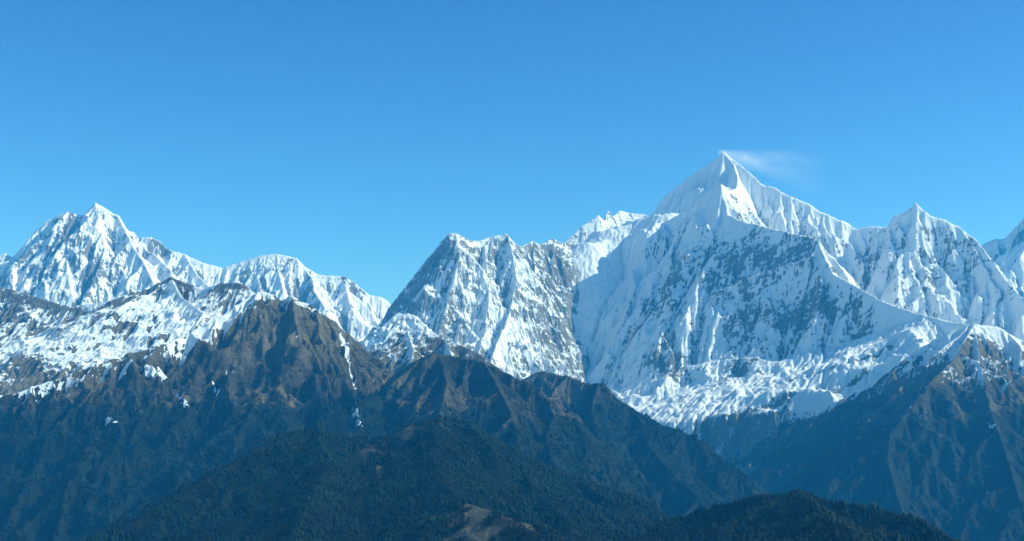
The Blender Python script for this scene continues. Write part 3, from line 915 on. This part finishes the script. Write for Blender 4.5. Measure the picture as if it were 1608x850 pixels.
def tree_mesh(rng, conifer, h=17.0, r=5.2):
    """one tree: tapered trunk, limbs and a crown of many small leaf clumps"""
    V, T, mi = [], [], []

    def tube(p, q, r0, r1, n=5):
        b = len(V)
        for (c, rr) in ((p, r0), (q, r1)):
            for k in range(n):
                a = 2 * math.pi * k / n
                V.append((c[0] + math.cos(a) * rr, c[1] + math.sin(a) * rr, c[2]))
        for k in range(n):
            T.append((b + k, b + (k + 1) % n, b + n + (k + 1) % n)); mi.append(1)
            T.append((b + k, b + n + (k + 1) % n, b + n + k)); mi.append(1)
    tube((0, 0, -1.5), (rng.uniform(-.3, .3), rng.uniform(-.3, .3), h * .55), .38, .22)
    tube((0, 0, h * .55), (0, 0, h * 1.02), .22, .05)
    for k in range(7):
        a = rng.uniform(0, 6.28); z = h * rng.uniform(.25, .7); l = r * .7
        tube((0, 0, z), (math.cos(a) * l, math.sin(a) * l, z + l * .35), .12, .03, 3)
    cen = []
    for k in range(210):
        u = rng.uniform(0.12, .97)
        prof = (1 - u) ** .7 * 1.05 + .06 if conifer else math.sqrt(max(0, 1 - ((u - .55) / .5) ** 2)) + .08
        lump = 1 + .25 * math.sin(3 * u * 6 + k % 4)
        a = rng.uniform(0, 6.28)
        rr = r * prof * lump * math.sqrt(rng.uniform(.15, 1))
        c = (math.cos(a) * rr, math.sin(a) * rr, h * u)
        if min([math.hypot(c[0], c[1])] + [math.dist(c, e) for e in cen]) > 1.7:
            continue
        cen.append(c)
        s_ = rng.uniform(1.2, 1.9)
        b = len(V)
        for q in range(4):
            V.append((c[0] + rng.uniform(-1, 1) * s_, c[1] + rng.uniform(-1, 1) * s_, c[2] + rng.uniform(-.8, .8) * s_))
        for f in ((0, 1, 2), (0, 2, 3), (0, 3, 1), (1, 3, 2)):
            T.append((b + f[0], b + f[1], b + f[2])); mi.append(0)
    me = bpy.data.meshes.new('tree')
    me.from_pydata(V, [], T)
    me.polygons.foreach_set('material_index', mi)
    me.polygons.foreach_set('use_smooth', [False] * len(T))
    at = me.attributes.new('tone', 'FLOAT', 'POINT')
    at.data.foreach_set('value', np.full(len(V), rng.rand(), np.float32))
    me.materials.append(M_LEAF); me.materials.append(M_BARK)
    return me


def plant_all():
    S1 = tree_spots(G1, G2, 10.5)
    S2 = tree_spots(G2, G1, 10.0)
    # lone trees on the brown clearing of the nearer hill
    clear = line_dist(S1[0], S1[1], [(700, 800, 4.9), (735, 790, 4.85), (790, 805, 4.75), (860, 850, 4.5)])
    # the trees that show largest, along the lower edge of the picture
    pick = []
    for S in (S1, S2):
        vis = (S[4] < 846) & (S[3] > 0) & (S[3] < 1608)
        idx = np.nonzero(vis)[0]
        idx = idx[np.argsort(S[1][idx])]
        pick.append(idx[:140])
    srcs = [tree_mesh(trng, k % 2 == 0) for k in range(7)]
    groups = [('dark tree in the dense wood at the foot of the middle hill', 'trees at the foot of the middle wooded hill'),
              ('dark tree in the wood at the foot of the rounded bottom right hill', 'trees at the foot of the rounded right-hand hill')]
    for S, idx, (lab, grp) in zip((S1, S2), pick, groups):
        for i in idx:
            o = bpy.data.objects.new('tree', srcs[trng.randint(0, 7)])
            COL.objects.link(o)
            o.location = (float(S[0][i]), float(S[1][i]), float(S[2][i]))
            o.rotation_euler = (0, 0, trng.uniform(0, 6.28))
            k = trng.uniform(.7, 1.2)
            o.scale = (k, k, k * trng.uniform(.9, 1.15))
            tag(o, lab, 'tree', group=grp)
    for S, idx, nm, lab in ((S1, pick[0], 'forest', 'dense dark evergreen forest covering the nearer hill in the middle'),
                            (S2, pick[1], 'forest', 'dense dark forest covering the rounded hill at the bottom right')):
        rest = np.ones(len(S[0]), bool)
        rest[idx] = False
        build_forest(nm, (S[0][rest], S[1][rest], S[2][rest]), lab)

    for G, front, sp, thr, lab in ((GB, G1, 13.0, .8, 'patchy dark woods on the lower slopes of the brown mountain'),
                                   (GH, G1, 14.0, .9, 'patchy dark woods low on the brown ridge in the middle'),
                                   (GI, G1, 15.0, .8, 'dark woods on the ridge falling to the right')):
        S = tree_spots(G, front, sp, thr)
        build_forest('forest', (S[0], S[1], S[2]), lab)


plant_all()


# ------------------------------------------------------------------ blowing snow
def plume(p0, p1, r0, r1, dens, label):
    """a soft trail of wind-blown snow: ragged widening cone of thin white volume streaming from a crest"""
    A, B = W(*p0), W(*p1)
    n, m = 16, 12
    V, Fc = [], []
    for i in range(m + 1):
        t_ = i / m
        r = (r0 + t_ * (r1 - r0)) * 1.03
        for k in range(n):
            a = 2 * math.pi * k / n
            V.append((A[0] + t_ * (B[0] - A[0]), A[1] + t_ * (B[1] - A[1]) + math.cos(a) * r, A[2] + t_ * (B[2] - A[2]) + math.sin(a) * r))
    for i in range(m):
        for k in range(n):
            Fc.append((i * n + k, i * n + (k + 1) % n, (i + 1) * n + (k + 1) % n, (i + 1) * n + k))
    Fc.append(tuple(range(n))[::-1])
    Fc.append(tuple(m * n + k for k in range(n)))
    me = bpy.data.meshes.new('snow_plume')
    me.from_pydata(V, [], Fc)
    o = bpy.data.objects.new('snow_plume', me)
    COL.objects.link(o)
    t = NT('blowing_snow')
    tc = t.n('ShaderNodeTexCoord')
    sx = t.n('ShaderNodeSeparateXYZ')
    t.link(tc.outputs['Object'], sx.inputs[0])
    x, y, z = sx.outputs
    u = t.math('DIVIDE', t.math('SUBTRACT', x, A[0]), B[0] - A[0], clamp=True)
    rr = t.math('MULTIPLY_ADD', u, r1 - r0, r0)
    dy = t.math('DIVIDE', t.math('SUBTRACT', y, t.math('MULTIPLY_ADD', u, B[1] - A[1], A[1])), rr)
    dz = t.math('DIVIDE', t.math('SUBTRACT', z, t.math('MULTIPLY_ADD', u, B[2] - A[2], A[2])), rr)
    q = t.math('ADD', t.math('MULTIPLY', dy, dy), t.math('MULTIPLY', dz, dz))
    core = t.math('POWER', t.math('SUBTRACT', 1.0, q, clamp=True), 1.5)
    along = t.math('POWER', t.math('SUBTRACT', 1.0, u, clamp=True), 1.5)
    nz = t.step(t.noise(1 / 330.0, 6, 0.6, ((0.55, 1, 1.0), (0, -0.25, 0)), 0.8), 0.28, 0.78)
    thin = t.math('DIVIDE', r0 * 2.5, t.math('ADD', rr, r0))
    d = t.math('MULTIPLY', t.math('MULTIPLY', t.math('MULTIPLY', core, along), t.math('MULTIPLY', nz, thin)), dens)
    p = t.n('ShaderNodeVolumePrincipled')
    p.inputs['Color'].default_value = (1, 1, 1, 1)
    p.inputs['Absorption Color'].default_value = (1, 1, 1, 1)
    t.link(d, p.inputs['Density'])
    ou = t.n('ShaderNodeOutputMaterial')
    t.link(p.outputs[0], ou.inputs['Volume'])
    me.materials.append(t.m)
    tag(o, label, 'snow', 'stuff')


plume((1128, 241, 20.0), (1305, 278, 20.2), 70, 460, 0.012,
      'thin white plume of wind-blown snow streaming right from the highest summit')
plume((392, 412, 21.9), (300, 396, 21.9), 40, 170, 0.004,
      'faint wisp of blown snow above the low ridge of the left massif')

# ------------------------------------------------------------------ haze
def haze():
    me = bpy.data.meshes.new('haze')
    x0, x1, y0, y1, z0, z1 = -30000, 30000, -10000, 45000, 700, 7600
    v = [(x, y, z) for z in (z0, z1) for y in (y0, y1) for x in (x0, x1)]
    f = [(0, 2, 3, 1), (4, 5, 7, 6), (0, 1, 5, 4), (2, 6, 7, 3), (0, 4, 6, 2), (1, 3, 7, 5)]
    me.from_pydata(v, [], f)
    m = bpy.data.materials.new('blue_air')
    m.use_nodes = True
    t = m.node_tree
    t.nodes.clear()
    p = t.nodes.new('ShaderNodeVolumePrincipled')
    p.inputs['Color'].default_value = HAZE_COLOR
    p.inputs['Density'].default_value = HAZE_DENSITY
    p.inputs['Anisotropy'].default_value = 0.0
    p.inputs['Absorption Color'].default_value = (1, 1, 1, 1)
    o = t.nodes.new('ShaderNodeOutputMaterial')
    t.links.new(p.outputs[0], o.inputs['Volume'])
    me.materials.append(m)
    ob = bpy.data.objects.new('haze', me)
    COL.objects.link(ob)
    tag(ob, 'blue haze in the air between the ridges', 'haze', 'stuff')


haze()
